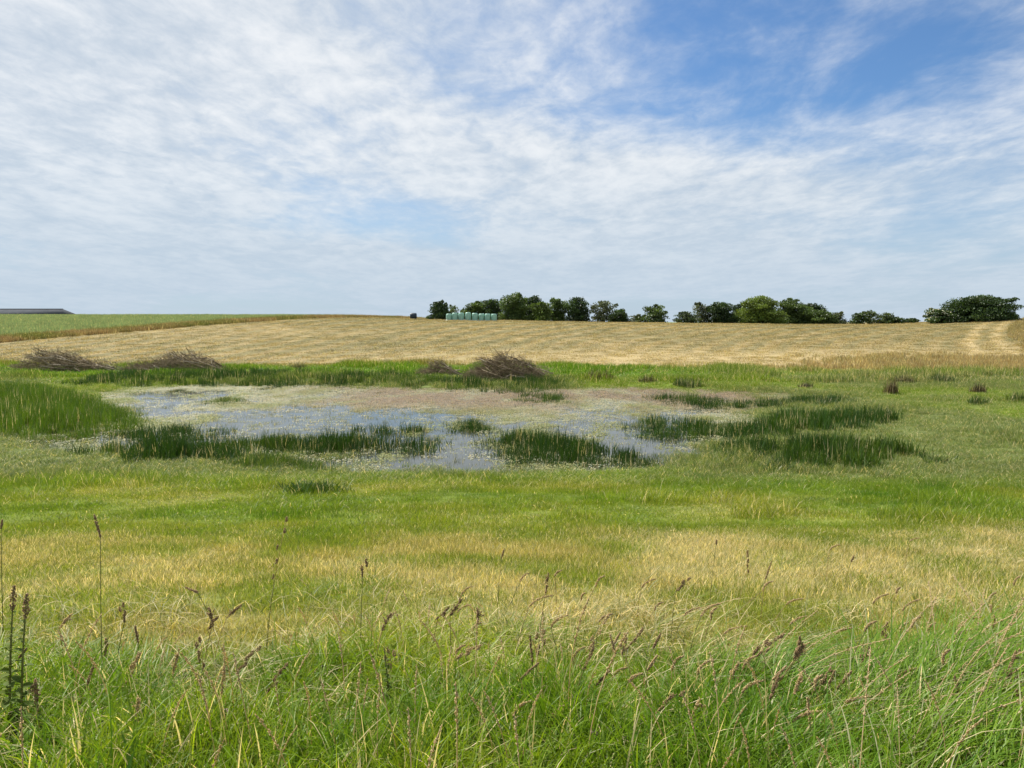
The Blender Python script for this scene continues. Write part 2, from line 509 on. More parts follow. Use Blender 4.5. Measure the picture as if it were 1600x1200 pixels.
def bl(*a, **k): return blades(*a, **k) + (0,)
def head(x, y, h, lean, ln, rad, n, sl, sw, mi=1):
    p0 = np.array([x, y, 0.0]); pts = []
    for u in np.linspace(0, 1, 7):
        pts.append(p0 + np.array([lean[0] * u ** 2, lean[1] * u ** 2, h * (u - .12 * u ** 3)]))
    pts = np.array(pts); kk = int(len(pts) * (1 - ln)); hp = pts[max(kk, 1):]
    V, F = tube(pts, [.0016] * len(pts), 3, False)
    F = np.array([(a, b, c) for a, b, c, d in F] + [(a, c, d) for a, b, c, d in F]); V = np.array(V)
    r1 = (V, F, np.full(len(V), .5), np.full(len(V), .3), mi)
    V2, F2, A2 = spikelets(hp, rad, n, sl, sw)
    return [r1, (V2, F2, A2, A2, mi)]

def lush(i):
    return lambda: [bl(34, .11, (.09, .33), (.004, .009), (.2, 1.0), (.1, .6), 5), bl(10, .12, (.08, .2), (.007, .013), (.4, 1.1), (.1, .5), 4)] + \
        (head(0, 0, .40, (.10, .04), .3, .005, 40, .008, .002) if i == 0 else [])
def lodged(i):
    return lambda: [bl(36, .12, (.22, .50), (.0035, .007), (.1, .45), (.4, .7), 6, bias=(1.0, .3))] + \
        (head(0, 0, .40, (.40, .12), .30, .006, 44, .009, .002) if i == 0 else [])
def forb(i):
    return lambda: [bl(14, .08, (.08, .24), (.016, .034), (.3, .9), (.1, .5), 4), bl(8, .10, (.15, .35), (.004, .007), (.1, .5), (0, .3), 4)]
tuft_set('lush', [G(lush(i)) for i in range(8)] + [G(forb(i)) for i in range(2)], [GRASS, SEED_P])
tuft_set('thatch', [G(lambda: [bl(26, .16, (.12, .30), (.003, .007), (.7, 1.6), (.45, .85), 4)]) for i in range(4)], [GRASS])
tuft_set('lodged', [G(lodged(i)) for i in range(6)], [GRASS, SEED_P])
tuft_set('stubble', [G(lambda: [bl(190, .24, (.025, .085), (.003, .0055), (.1, .9), (0, .3), 3)]) for i in range(6)], [GRASS])
tuft_set('turf', [G(lambda: [bl(190, .30, (.02, .075), (.004, .009), (.2, .9), (0, .35), 2)]) for i in range(6)], [GRASS])
tuft_set('marsh', [G(lambda: [bl(130, .36, (.06, .24), (.006, .011), (.3, 1.1), (.1, .5), 3)]) for i in range(6)], [GRASS])
RUSHT = [blades(20, .24, (.34, .82), (.016, .030), (.02, .30), (0, .1), 2) for i in range(8)]
tuft_set('farrough', [G(lambda: [bl(60, .45, (.15, .55), (.02, .04), (.1, .5), (0, .2), 2)]) for i in range(5)], [GRASS])
tuft_set('straw', [G(lambda: [bl(60, .8, (.05, .16), (.02, .04), (.4, 1.6), (.1, .5), 2)]) for i in range(5)], [GRASS])
tuft_set('crop', [G(lambda: [bl(60, .6, (.3, .62), (.03, .05), (.05, .3), (0, .1), 2)]) for i in range(5)], [GRASS])
tuft_set('sprig', [G(lambda: [bl(12, .16, (.03, .15), (.006, .011), (.1, .7), (0, .3), 2)]) for i in range(5)], [GRASS])

def mat_patch():
    n = 6; V = []; F = []; B = []
    for q in range(24):
        c = rng.normal(0, .17, 2); rr = rng.uniform(.009, .032); s = len(V); v = rng.random()
        for j in range(n):
            a = 2 * np.pi * j / n; r2 = rr * rng.uniform(.6, 1.2)
            V.append((c[0] + r2 * np.cos(a), c[1] + r2 * np.sin(a), rng.uniform(.004, .016)))
        V.append((c[0], c[1], rng.uniform(.015, .03))); B += [v] * (n + 1)
        F += [(s + j, s + (j + 1) % n, s + n) for j in range(n)]
    return np.array(V), np.array(F), np.array(B), np.array(B) * 0 + .9, np.zeros(len(F))
tuft_set('floating', [mat_patch for i in range(6)], [GRASS])

_groups = {}
def scatter_group(kind):
    if kind in _groups: return _groups[kind]
    ng = bpy.data.node_groups.new('scatter_' + kind, 'GeometryNodeTree')
    ng.interface.new_socket('Geometry', in_out='INPUT', socket_type='NodeSocketGeometry')
    ng.interface.new_socket('Geometry', in_out='OUTPUT', socket_type='NodeSocketGeometry')
    N = ng.nodes; Lk = ng.links
    gi = N.new('NodeGroupInput'); go = N.new('NodeGroupOutput')
    ci = N.new('GeometryNodeCollectionInfo'); ci.inputs['Collection'].default_value = TUFTS[kind][0]
    ci.inputs['Separate Children'].default_value = True; ci.inputs['Reset Children'].default_value = True
    ip = N.new('GeometryNodeInstanceOnPoints'); ip.inputs['Pick Instance'].default_value = True
    def attr(nm, typ):
        a = N.new('GeometryNodeInputNamedAttribute'); a.data_type = typ; a.inputs['Name'].default_value = nm
        return next(o for o in a.outputs if o.enabled and o.name == 'Attribute')
    Lk.new(gi.outputs[0], ip.inputs['Points']); Lk.new(ci.outputs[0], ip.inputs['Instance'])
    Lk.new(attr('vi', 'INT'), ip.inputs['Instance Index']); Lk.new(attr('rot', 'FLOAT_VECTOR'), ip.inputs['Rotation'])
    Lk.new(attr('scl', 'FLOAT_VECTOR'), ip.inputs['Scale']); Lk.new(ip.outputs[0], go.inputs[0])
    _groups[kind] = ng
    return ng

def scatter(name, tuft, P, col, dry, scl=(.8, 1.25), rot='full', parent=None, zs=None, **tags):
    n = len(P); P = np.asarray(P, float)
    org = np.array([P[:, 0].mean(), P[:, 1].mean(), P[:, 2].min()])
    me = bpy.data.meshes.new(name); me.vertices.add(n); me.vertices.foreach_set('co', (P - org).astype(np.float32).ravel())
    r = np.zeros((n, 3)); r[:, 2] = rng.uniform(0, 2 * np.pi, n) if rot == 'full' else rng.normal(0, .45, n)
    r[:, :2] = rng.normal(0, .07, (n, 2))
    s = rng.uniform(scl[0], scl[1], n); sv = np.stack([s, s, s * (1 if zs is None else zs)], -1)
    a = me.attributes.new('rot', 'FLOAT_VECTOR', 'POINT'); a.data.foreach_set('vector', r.astype(np.float32).ravel())
    a = me.attributes.new('scl', 'FLOAT_VECTOR', 'POINT'); a.data.foreach_set('vector', sv.astype(np.float32).ravel())
    a = me.attributes.new('vi', 'INT', 'POINT'); a.data.foreach_set('value', rng.integers(0, TUFTS[tuft][1], n).astype(np.int32))
    a = me.attributes.new('gdry', 'FLOAT', 'POINT'); a.data.foreach_set('value', np.broadcast_to(dry, (n,)).astype(np.float32))
    c = np.ones((n, 4)); c[:, :3] = np.broadcast_to(col, (n, 3)) * rng.uniform(.82, 1.2, (n, 1))
    a = me.attributes.new('gcol', 'FLOAT_COLOR', 'POINT'); a.data.foreach_set('color', c.astype(np.float32).ravel())
    o = mk_obj(name, me, parent, org, **tags)
    md = o.modifiers.new('scatter', 'NODES'); md.node_group = scatter_group(tuft)
    return o

def rand_pts(y0, y1, dens, wx=.80, mx=2.0):
    """uniform random ground points in the widening strip y0..y1"""
    W = wx * y1 + mx; n = int(2 * W * (y1 - y0) * dens)
    x = rng.uniform(-W, W, n); y = rng.uniform(y0, y1, n); k = np.abs(x) < wx * y + mx
    return x[k], y[k]

def on_ground(x, y, dz=0.0):
    return np.stack([x, y, H(x, y) + dz], -1)

# foreground tall grass
x, y = rand_pts(.9, 6.0, 230, .78, 1.0)
n1 = fbm(x * .5, y * .5, 4); e1 = 4.15 + 2.2 * (n1 - .5)
k = rng.random(len(x)) < np.clip(sstep(e1 + .5, e1 - .4, y) + .10 * sstep(.58, .66, fbm(x * 1.4 + 30, y * 1.4, 3)), 0, 1); x, y = x[k], y[k]
lod = sstep(.1, .45, (x - .13 * y) / (y + .01) + .5 * (fbm(x * .8, y * .8, 3) - .5)) * sstep(4.9, 4.0, y)
isl = rng.random(len(x)) < lod
c, d = zone_col(x, y)
cl = fbm(x * 1.6 + 3, y * 1.6, 3); kk = rng.random(len(x)) < .16 + .95 * sstep(.34, .58, cl); x, y, isl, cl, c, d = x[kk], y[kk], isl[kk], cl[kk], c[kk], d[kk]
c = lerp(c * np.array([.72, .85, .8]), c * np.array([1.2, 1.1, 1.0]), sstep(.3, .7, fbm(x * 2.3, y * 2.3 + 9, 3)))
zs = np.clip(1.0 - .62 * sstep(2.9, 4.4, y) + 1.5 * (cl - .5), .25, 1.6)
scatter('tall_grass', 'lush', on_ground(x[~isl], y[~isl]), c[~isl], d[~isl], zs=zs[~isl], kind='stuff', label='lush tall green grass along the near bank', category='grass')
scatter('lodged_grass', 'lodged', on_ground(x[isl], y[isl]), c[isl] * 1.05, d[isl] + .14, rot='bias', zs=zs[isl], kind='stuff', label='long wind-flattened grass leaning over with pale seed heads', category='grass')
x, y = rand_pts(1.0, 5.0, 24, .80, 1.0); k = rng.random(len(x)) < .25 + sstep(.45, .62, fbm(x * 1.3 + 80, y * 1.3, 3)); x, y = x[k], y[k]
scatter('dead_thatch', 'thatch', on_ground(x, y), C_(.20, .22, .06), .48, kind='stuff', label='matted dead straw thatch among the near grass', category='thatch')
# mown dry band
x, y = rand_pts(2.6, 10.2, 48, .80, 1.5); c, d = zone_col(x, y); tz = .5 + 1.2 * fbm(x * 1.3, y * 1.3, 3)
scatter('dry_mown_grass', 'stubble', on_ground(x, y), c, d, zs=tz, kind='stuff', label='short dry yellowish mown grass on the slope', category='grass')
# green turf to the pond edge
x, y = rand_pts(8.4, 20.5, 26, .80, 2.0); k = pond_sd(x, y) > -.2; x, y = x[k], y[k]; c, d = zone_col(x, y); tz = .55 + 1.5 * sstep(.35, .8, fbm(x * .9, y * .9, 4))
c = lerp(c, c * np.array([.62, .78, .9]), sstep(.5, .75, fbm(x * .7 + 50, y * 1.3, 4)))
scatter('green_turf', 'turf', on_ground(x, y), c, d, zs=tz, kind='stuff', label='bright green short turf sloping to the pond', category='grass')
# marsh grass round the pond
x, y = rand_pts(10, 52, 9, .78, 3.0); sdp = pond_sd(x, y)
k = (rng.random(len(x)) < sstep(-2.2, -.2, sdp + 1.6 * (fbm(x * .6 + 21, y * .6, 3) - .5))) & (rng.random(len(x)) < np.maximum(sstep(15, 18.5, y), .8 * sstep(.60, .70, fbm(x * .8 + 11, y * .8, 3)))); x, y = x[k], y[k]; c, d = zone_col(x, y)
pz = .75 + .9 * sstep(.45, .7, fbm(x * .3, y * .3, 3))
scatter('marsh_grass', 'marsh', np.stack([x, y, np.maximum(H(x, y), -.03)], -1), c, d, zs=pz, kind='stuff', label='rough grey-green marsh grass around the pond', category='grass')
# far bank
x, y = rand_pts(47, 70, 5, .85, 4.0); k = (pond_sd(x, y) > .3) & (rng.random(len(x)) < 1 - hay_mask(x, y)); x, y = x[k], y[k]
c, d = zone_col(x, y); rgt = sstep(5, 25, x)
c = lerp(c, C_(.20, .20, .05), .7 * rgt * sstep(51, 55, y)); zs = .35 + .25 * rgt + .9 * sstep(.45, .75, fbm(x * .25, y * .25, 3))
scatter('far_bank_grass', 'farrough', on_ground(x, y), c, d + .2 * rgt, zs=zs, kind='stuff', label='rough green grass on the far bank of the pond', category='grass')
# hay stubble with swaths
x, y = rand_pts(50, 152, 2.4, .74, 4.0); sw = swath(x, y)
k = rng.random(len(x)) < hay_mask(x, y) * (.35 + .65 * np.clip(sw, 0, 1) ** 2); x, y = x[k], y[k]; c, d = zone_col(x, y)
scatter('hay_stubble', 'straw', on_ground(x, y), lerp(c, STRAW, .04 + .30 * np.clip(swath(x, y), 0, 1)) * .85, d * .5, kind='stuff', label='pale cut hay stubble in swaths on the hillside', category='stubble')
# long dry grass at the east foot of the hill
x, y = rand_pts(50, 150, 2.4, .76, 4.0)
q_ = x / y + .22 * (fbm(x * .07, y * .07, 3) - .5); k = rng.random(len(x)) < sstep(.30, .56, q_) * sstep(53, 58, y) * np.clip(sstep(76, 62, y) + sstep(.60, .66, q_), 0, 1); xt = 49.6 + (y - 80) * .62 + .002 * (y - 80) * (y - 120); k &= (np.abs(x - xt) > 3.4) | (y < 70); x, y = x[k], y[k]
scatter('long_dry_grass', 'farrough', on_ground(x, y), lerp(C_(.34, .25, .14), C_(.26, .215, .10), fbm(x * .15, y * .15, 3)), .25, kind='stuff', label='uncut buff-coloured long grass at the edge of the hay field', category='grass')
# crop and its rough margin
x, y = rand_pts(70, 190, 1.1, .76, 4.0); b = bound_d(x, y); k = (b > 3.6); x, y = x[k], y[k]; c, d = zone_col(x, y)
scatter('green_crop', 'crop', on_ground(x, y), c, d, kind='stuff', label='grey-green standing crop on the far slope', category='crop')
x, y = rand_pts(70, 165, 4, .76, 4.0); b = bound_d(x, y); k = (b > -1.3) & (b < 4.2); x, y = x[k], y[k]
c = lerp(C_(.14, .15, .045), C_(.25, .175, .105), sstep(.3, .7, fbm(x * .2, y * .2, 3)))
scatter('field_margin_grass', 'farrough', on_ground(x, y), c, .12, zs=1.3 + 0 * x, kind='stuff', label='brownish uncut grass margin between crop and hay field', category='grass')

# floating weed and emergent sprigs on the pond
x, y = rand_pts(18, 50, 42, .62, 2.0); sdp = pond_sd(x, y); k = sdp < .4; x, y, sdp = x[k], y[k], sdp[k]
nA = fbm(x * .22 + 7, y * .10, 4); nB = fbm(x * .9, y * .45 + 3, 3)
pink = sstep(30, 38, y) * sstep(-16, -6, x)
openw = np.zeros(len(x))
for (px, py, rx, ry) in ((450, 657, 150, 24), (730, 695, 120, 55), (1020, 705, 70, 34), (620, 655, 110, 18), (280, 618, 90, 10), (240, 683, 110, 8)):
    qx, qy = px_z(px, py, 0); _, q1 = px_z(px, py - ry, 0); wx = rx / FPX * qy
    openw = np.maximum(openw, sstep(1.25, .5, np.hypot((x - qx) / wx, (y - qy) / (q1 - qy))))
dens = np.clip(.10 + .95 * sstep(.44, .66, .6 * nA + .4 * nB) + .45 * pink - .9 * openw + .5 * (nB - .5), .05, 1)
k = rng.random(len(x)) < dens; x, y, pink, nB = x[k], y[k], pink[k], nB[k]
c = lerp(lerp(C_(.48, .47, .36), C_(.30, .32, .13), sstep(.45, .7, nB)), C_(.36, .28, .22), pink * sstep(.3, .55, fbm(x * .5, y * .3, 3)))
scatter('floating_weed', 'floating', np.stack([x, y, 0 * x + .003], -1), c, .15, kind='stuff', label='pale and brown floating weed mats on the pond', category='pond weed')
x2, y2 = rand_pts(18, 50, 5.0, .62, 2.0); k2 = pond_sd(x2, y2) < 0
k = rng.random(len(x)) < .26; x, y, pink = np.append(x[k], x2[k2]), np.append(y[k], y2[k2]), np.append(pink[k], 0 * x2[k2])
scatter('pond_sprigs', 'sprig', np.stack([x, y, 0 * x], -1), lerp(C_(.15, .16, .05), C_(.17, .11, .07), pink), .3, kind='stuff', label='short stems poking out of the shallow pond', category='pond plants')

def rush_mesh(name, P, col, dry, zs, scl=(.8, 1.25), **tags):
    P = np.asarray(P, float); n = len(P); org = np.array([P[:, 0].mean(), P[:, 1].mean(), P[:, 2].min()])
    Vs, Fs, B, D, Cc = [], [], [], [], []; o = 0
    col = np.broadcast_to(col, (n, 3)); zs = np.broadcast_to(zs, (n,))
    for i in range(n):
        V, F, bv, dr = RUSHT[rng.integers(len(RUSHT))]; a = rng.uniform(0, 6.283); s = rng.uniform(*scl); ca, sa = math.cos(a) * s, math.sin(a) * s
        Vs.append(np.stack([V[:, 0] * ca - V[:, 1] * sa, V[:, 0] * sa + V[:, 1] * ca, V[:, 2] * s * zs[i]], -1) + (P[i] - org)); Fs.append(F + o); o += len(V)
        B.append(bv); D.append(dr); Cc.append(np.repeat((col[i] * rng.uniform(.8, 1.25))[None], len(V), 0))
    V = np.concatenate(Vs)
    me = mk_mesh(name, V, np.concatenate(Fs), [RUSHM], {'bv': np.concatenate(B), 'dr': np.concatenate(D), 'gdry': np.full(len(V), dry)}, {'gcol': np.concatenate(Cc)})
    return mk_obj(name, me, None, org, **tags)

# ------------------------------------------------------------------ rush beds and tussocks, each its own thing
def rush_bed(label, outline, dens=16, zs=1.0, col=RUSH, name='rush_bed', group=None, z0=0.0):
    P = [px_z(a, b, z0 + .05) for a, b in outline]
    pa = np.array(P); lo, hi = pa.min(0) - .8, pa.max(0) + .8
    n = int((hi[0] - lo[0]) * (hi[1] - lo[1]) * dens * 1.5); namp = 2.4 if hi[1] - lo[1] > 3.6 else .3
    x = rng.uniform(lo[0], hi[0], n); y = rng.uniform(lo[1], hi[1], n)
    d = poly_sd(x, y, P) + namp * (fbm(x * .9, y * .9, 3) - .5)
    k = rng.random(n) < sstep(.7, -.6, d) * (.35 + .65 * sstep(.3, .6, fbm(x * 1.2 + 5, y * .8, 2)))
    x, y, d = x[k], y[k], d[k]
    hz = zs * (.45 + .55 * sstep(.5, -1.2, d)) * (.45 + 1.1 * fbm(x * .9, y * .9, 3))
    cc = lerp(col, C_(.10, .165, .015), .6 * sstep(.45, .75, fbm(x * .5, y * .5 + 8, 3)))
    P3 = np.stack([x, y, np.maximum(H(x, y), -.12)], -1)
    o = rush_mesh(name, P3, cc, .07, hz, label=label, category='rushes')
    if group: o['group'] = group
    return o
# outlines trace where the stems meet the water
rush_bed('long dark green rush bed nearest the turf, on the open shore side', [(145, 722), (240, 727), (345, 722), (350, 700), (290, 695), (150, 706)])
rush_bed('dark rush bed stretching out between two sheets of open water', [(352, 708), (470, 706), (655, 704), (660, 690), (560, 685), (470, 690), (355, 692)])
rush_bed('thin rush spit with wispy tips beside the brightest open water', [(545, 677), (665, 675), (660, 668), (560, 668)], 12, .8)
rush_bed('bushy dark green rush island in the middle of the pond', [(770, 688), (830, 722), (940, 722), (945, 700), (880, 690), (800, 680)], 17, 1.05)
rush_bed('small rush clump just off the middle island', [(945, 730), (1010, 728), (1005, 712), (950, 712)])
rush_bed('small pointed rush clump standing alone in open water', [(718, 672), (760, 672), (755, 660), (722, 660)], 30, .8)
rush_bed('wide dark rush bed at the edge of the turf, farthest from brush piles', [(1140, 718), (1230, 742), (1320, 742), (1425, 722), (1430, 706), (1290, 704), (1150, 702)], 16, 1.0)
rush_bed('broad rush bed with a muddy gap behind the wide shore bed', [(975, 664), (1040, 684), (1230, 684), (1330, 672), (1420, 660), (1380, 650), (1210, 654), (1160, 672), (1100, 660), (1010, 652)], 11, .9, RUSH * 1.15)
rush_bed('narrow far rush strip below the pale mud flat', [(1010, 622), (1100, 640), (1325, 634), (1330, 628), (1180, 628), (1040, 617)], 8, .8)
rush_bed('dense tall yellow-green reed bed filling the end of the pond by the crop field', [(-60, 682), (60, 686), (200, 676), (220, 650), (150, 628), (60, 612), (-60, 606)], 10, .95, C_(.105, .185, .014))
rush_bed('thin dark rushes fringing the reed bed', [(165, 684), (260, 686), (345, 684), (350, 670), (230, 668)], 10, .8)
rush_bed('dark green rush belt below the two long brush piles', [(90, 606), (360, 604), (560, 603), (640, 606), (660, 590), (420, 586), (180, 588)], 5, .8)
rush_bed('dark green rush belt below the tall rounded brush pile', [(640, 606), (760, 614), (820, 616), (900, 606), (890, 599), (730, 599), (660, 594)], 5, .8)
rush_bed('low rush clump at the water below the rounded brush pile', [(810, 630), (880, 628), (890, 618), (820, 616)], 8, .8, C_(.06, .115, .016))
rush_bed('short wispy green rushes in the far pale shallows', [(330, 630), (378, 630), (376, 622), (334, 622)], 26, .6, C_(.1, .16, .02))
rush_bed('sparse pale rush clump among trampled marsh grass', [(385, 742), (500, 744), (500, 728), (390, 726)], 18, .75, C_(.09, .14, .03))
rush_bed('small dark rush tuft out in the short turf', [(480, 780), (502, 780), (500, 771), (482, 771)], 60, .55, z0=.35)

for (px, py, ww, hh, colr, lab) in (
        (935, 596, 62, 26, C_(.10, .085, .035), 'brown-topped rush tussock beside the rounded brush pile'),
        (1012, 598, 30, 18, C_(.09, .075, .035), 'small dark brown rush tussock next to a brown-topped one'),
        (1075, 604, 50, 22, C_(.06, .10, .025), 'dark green rounded rush tussock by the pale mud flat'),
        (1394, 617, 20, 36, C_(.095, .065, .03), 'tall narrow dark brown dock-like tussock'),
        (1412, 600, 46, 20, C_(.07, .07, .025), 'dark tussock touching the tall narrow brown one'),
        (1470, 598, 60, 18, C_(.06, .095, .03), 'low spreading dark green tussock under the buff long grass'),
        (1528, 614, 22, 22, C_(.09, .065, .03), 'small reddish-brown tussock in the bright grass'),
        (1530, 632, 30, 20, C_(.06, .11, .02), 'green tussock in front of the small reddish-brown one'),
        (1590, 628, 30, 24, C_(.07, .11, .02), 'leafy green tussock at the end of the far bank'),
        (1260, 606, 20, 12, C_(.07, .06, .03), 'tiny dark tussock in the flat green marsh'),
        (466, 576, 26, 14, C_(.11, .10, .04), 'olive tussock between the brush piles'),
        (520, 582, 16, 12, C_(.08, .10, .03), 'tiny olive tussock on the bright strip between brush piles')):
    q = ray_ground(px, py); s = q[1] / FPX
    n = max(16, int(ww * s * 12)); a = rng.uniform(0, 2 * np.pi, n); rr = np.sqrt(rng.random(n)) * ww * s * .42
    x = q[0] + rr * np.cos(a); y = q[1] + rr * np.sin(a) * .7
    prof = (1 - .5 * (rr / (ww * s * .42 + 1e-6)) ** 2) * hh * s / .75
    rush_mesh('rush_tussock', on_ground(x, y), colr, .15, prof, (.95, 1.05), label=lab, category='rush tussock', group='tussocks along the far bank')

# ------------------------------------------------------------------ trees
def make_tree(label, px0, px1, pytop, Y, col, col2, lobes=7, dens=1.0, stem=.18, name='tree', seed=0, sink=.3, flower=False, low=.12, group='trees and bushes along the ridge'):
    r = np.random.default_rng(900 + seed)
    a = px_at(px0 - 5, 500, Y)[0]; b = px_at(px1 + 5, 500, Y)[0]; cxw = (a + b) / 2; wd = b - a
    zg = float(H(cxw, Y)); top = px_at((px0 + px1) / 2, pytop, Y)[2]; h = top - zg
    root = thing(name, label, 'bush' if name != 'tree' else 'tree', (cxw, Y, zg), group)
    mb = MB(); cents = []
    tr = .045 * h * (0.6 + stem)
    trunk = [np.array([0, 0, -sink]), np.array([r.normal(0, .05), 0, h * .25]), np.array([r.normal(0, .12), r.normal(0, .1), h * .55]), np.array([r.normal(0, .15), 0, h * .8])]
    mb.add(*tube(trunk, [tr, tr * .8, tr * .5, tr * .2], 6))
    for i in range(lobes):
        u = (i + .5) / lobes
        ang = i * 2.39996 + r.normal(0, .3)
        zc = h * (low + (.82 - low) * (u ** 1.25))
        prof = math.sqrt(max(.02, 1 - (zc / h) ** 2))
        ra = wd * .5 * prof * r.uniform(.2, .80)
        c = np.array([ra * math.cos(ang), .8 * ra * math.sin(ang), zc])
        lr = np.array([wd * r.uniform(.16, .30), wd * r.uniform(.16, .30), h * r.uniform(.10, .22)])
        c[2] = min(c[2], h - lr[2] * .95)
        cents.append((c, lr))
        st = trunk[1] + (trunk[2] - trunk[1]) * min(1, max(0, zc / h - .15))
        mid_ = (st + c) / 2 + r.normal(0, .12, 3)
        mb.add(*tube([st, mid_, c], [tr * .42, tr * .28, tr * .1], 4))
    cents.append((np.array([r.normal(0, wd * .08), 0, h * .86]), np.array([wd * .17, wd * .17, h * .135])))
    for i in range(9):                                   # sprays that break the outline
        c0, l0 = cents[r.integers(len(cents))]; dd = r.normal(size=3); dd[2] = abs(dd[2]) + .2; dd /= np.linalg.norm(dd)
        cs = c0 + dd * l0 * 1.08; cs[2] = min(cs[2], h * 1.0)
        cents.append((cs, np.array([wd * .07, wd * .07, h * r.uniform(.05, .09)])))
        mb.add(*tube([c0, cs], [tr * .15, tr * .05], 3))
    mk_obj('trunk', mb.mesh('trunk', [BARK], True), root)
    V = []; C = []
    for (c, lr) in cents:
        vol = lr[0] * lr[1] * lr[2]
        n = int(dens * 330 * max(.35, vol ** .62)); n = min(n, 1100)
        d = r.normal(size=(n, 3)); d /= np.linalg.norm(d, axis=1)[:, None]
        rad = r.random(n) ** .42
        bumpy = .78 + .5 * vnoise(d[:, 0] * 2.2 + 10 + c[0], d[:, 2] * 2.2 + d[:, 1] * 1.7 + 30)
        p = c + d * lr * (rad * bumpy)[:, None]
        p[:, 2] = np.maximum(p[:, 2], -.2)
        s = r.uniform(.10, .21, n)[:, None]
        nn = r.normal(size=(n, 3)); nn[:, 2] += .4; nn /= np.linalg.norm(nn, axis=1)[:, None]
        u_ = np.cross(nn, r.normal(size=(n, 3))); u_ /= np.linalg.norm(u_, axis=1)[:, None]; v_ = np.cross(nn, u_)
        V.append(np.stack([p - u_ * s, p + v_ * s * .6, p + u_ * s, p - v_ * s * .6], 1))
        tone = r.uniform(.8, 1.65)
        cc = col + (col2 - col) * r.random((n, 1)); cc = cc * tone * r.uniform(.7, 1.3, (n, 1))
        if flower:
            fl = (r.random(n) < .2) & (rad > .7) & (d[:, 2] > -.1); cc[fl] = C_(.62, .60, .42)
        C.append(np.repeat(cc, 4, 0))
    V = np.concatenate(V).reshape(-1, 3); n = len(V) // 4
    F = np.arange(4 * n).reshape(n, 4)
    mk_obj('crown', mk_mesh('crown', V, F, [FOL], None, {'lc': np.concatenate(C)}), root)
    return root

DK = C_(.022, .045, .014); DK2 = C_(.04, .07, .018); MG = C_(.05, .085, .02); MG2 = C_(.085, .125, .03); LG = C_(.09, .14, .022); LG2 = C_(.13, .175, .03); GY = C_(.065, .085, .04); GY2 = C_(.11, .13, .06)
TR = [
    ('dark rounded tree standing apart beside the end of the bale row', 671, 703, 470, 143, DK, DK2, 9, 1.1),
    ('thin small sapling between the dark rounded tree and the bales', 701, 715, 477, 150, MG, GY2, 4, .5),
    ('low olive bush directly behind the bale row', 722, 758, 472, 150, MG, MG2, 8, 1.),
    ('domed dark green tree behind the last bales', 746, 788, 466, 153, DK2, MG, 9, 1.),
    ('tallest olive green tree of the clump beside the bales', 784, 822, 456, 148, MG, MG2, 11, 1.1),
    ('dark green tree against the tallest olive one', 812, 850, 461, 154, DK, DK2, 9, 1.1),
    ('pale green bushy tree next to the dark green one', 831, 860, 471, 146, MG2, LG, 8, 1.),
    ('olive tree with a feathery top beside the pale green one', 854, 888, 466, 149, MG, MG2, 9, .9),
    ('dark tree with a knobbed narrow top', 886, 920, 463, 147, DK, MG, 9, .95),
    ('open grey-green tree with bare forked branches showing', 921, 964, 469, 149, GY, GY2, 9, .5),
    ('small round dark bush ending the clump by the open grey-green tree', 953, 983, 484, 146, DK, MG, 6, 1.),
    ('lopsided small tree standing alone in the gap between the two clumps', 1003, 1042, 476, 147, DK2, MG2, 7, .7),
    ('low pale shrub at the foot of the lopsided tree', 986, 1008, 492, 148, GY, GY2, 4, .6),
    ('low ragged bush at the thin end of the big clump', 1057, 1086, 486, 147, DK2, GY, 6, .7),
    ('spindly grey tree with a bare tip beside a dark round one', 1084, 1112, 474, 150, GY, GY2, 7, .55),
    ('very dark round tree in the big clump', 1104, 1150, 471, 148, DK * .9, DK2, 11, 1.1),
    ('dark tree squeezed between the very dark round one and the brightest', 1142, 1172, 473, 153, DK, DK2, 7, 1.),
    ('brightest yellow-green broad tree, tallest of the big clump', 1156, 1218, 461, 147, LG, LG2, 14, 1.1),
    ('broad mid-green tree beside the brightest one', 1208, 1264, 467, 150, MG, MG2, 12, 1.05),
    ('dark-topped tree behind the end of the big clump', 1250, 1290, 473, 154, DK, DK2, 9, 1.),
    ('low olive bush in front of the dark-topped tree', 1262, 1304, 484, 147, MG, MG2, 8, 1.),
    ('small pale loose bush ending the big clump', 1294, 1321, 487, 148, GY, GY2, 6, .6),
    ('short dense bush beside the windswept tree', 1334, 1352, 489, 147, DK2, MG, 5, 1.),
    ('windswept sparse tree with a bare leaning stem', 1346, 1374, 484, 149, GY, MG2, 5, .5),
    ('scrubby sparse bush with see-through top', 1372, 1396, 488, 148, GY, MG2, 5, .5),
    ('tiny round bush beside the scrubby sparse one', 1390, 1408, 495, 147, DK2, MG, 4, .8),
    ('tiny upright bush alone in the open gap', 1416, 1430, 497, 147, DK2, MG, 4, .8),
    ('elder bush with creamy white flower heads', 1450, 1488, 482, 139, DK2, MG, 9, 1.),
    ('huge wide domed dark bush next to the flowering elder', 1482, 1578, 460, 139, DK * 1.15, MG, 24, 1.25),
    ('small sprig of a bush at the end of the huge dome', 1568, 1590, 488, 140, DK2, MG, 4, .6)]
for i, (lab, a, b, tp, Yd, c1, c2, lo_, de) in enumerate(TR):
    bush = 'bush' in lab or 'shrub' in lab or 'sapling' in lab
    make_tree(lab, a, b, tp, Yd, c1, c2, lo_ + 6, de * 1.15, seed=i, name='bush' if bush else 'tree', flower=lab.startswith('elder'), low=.02 if de > .75 else .06)

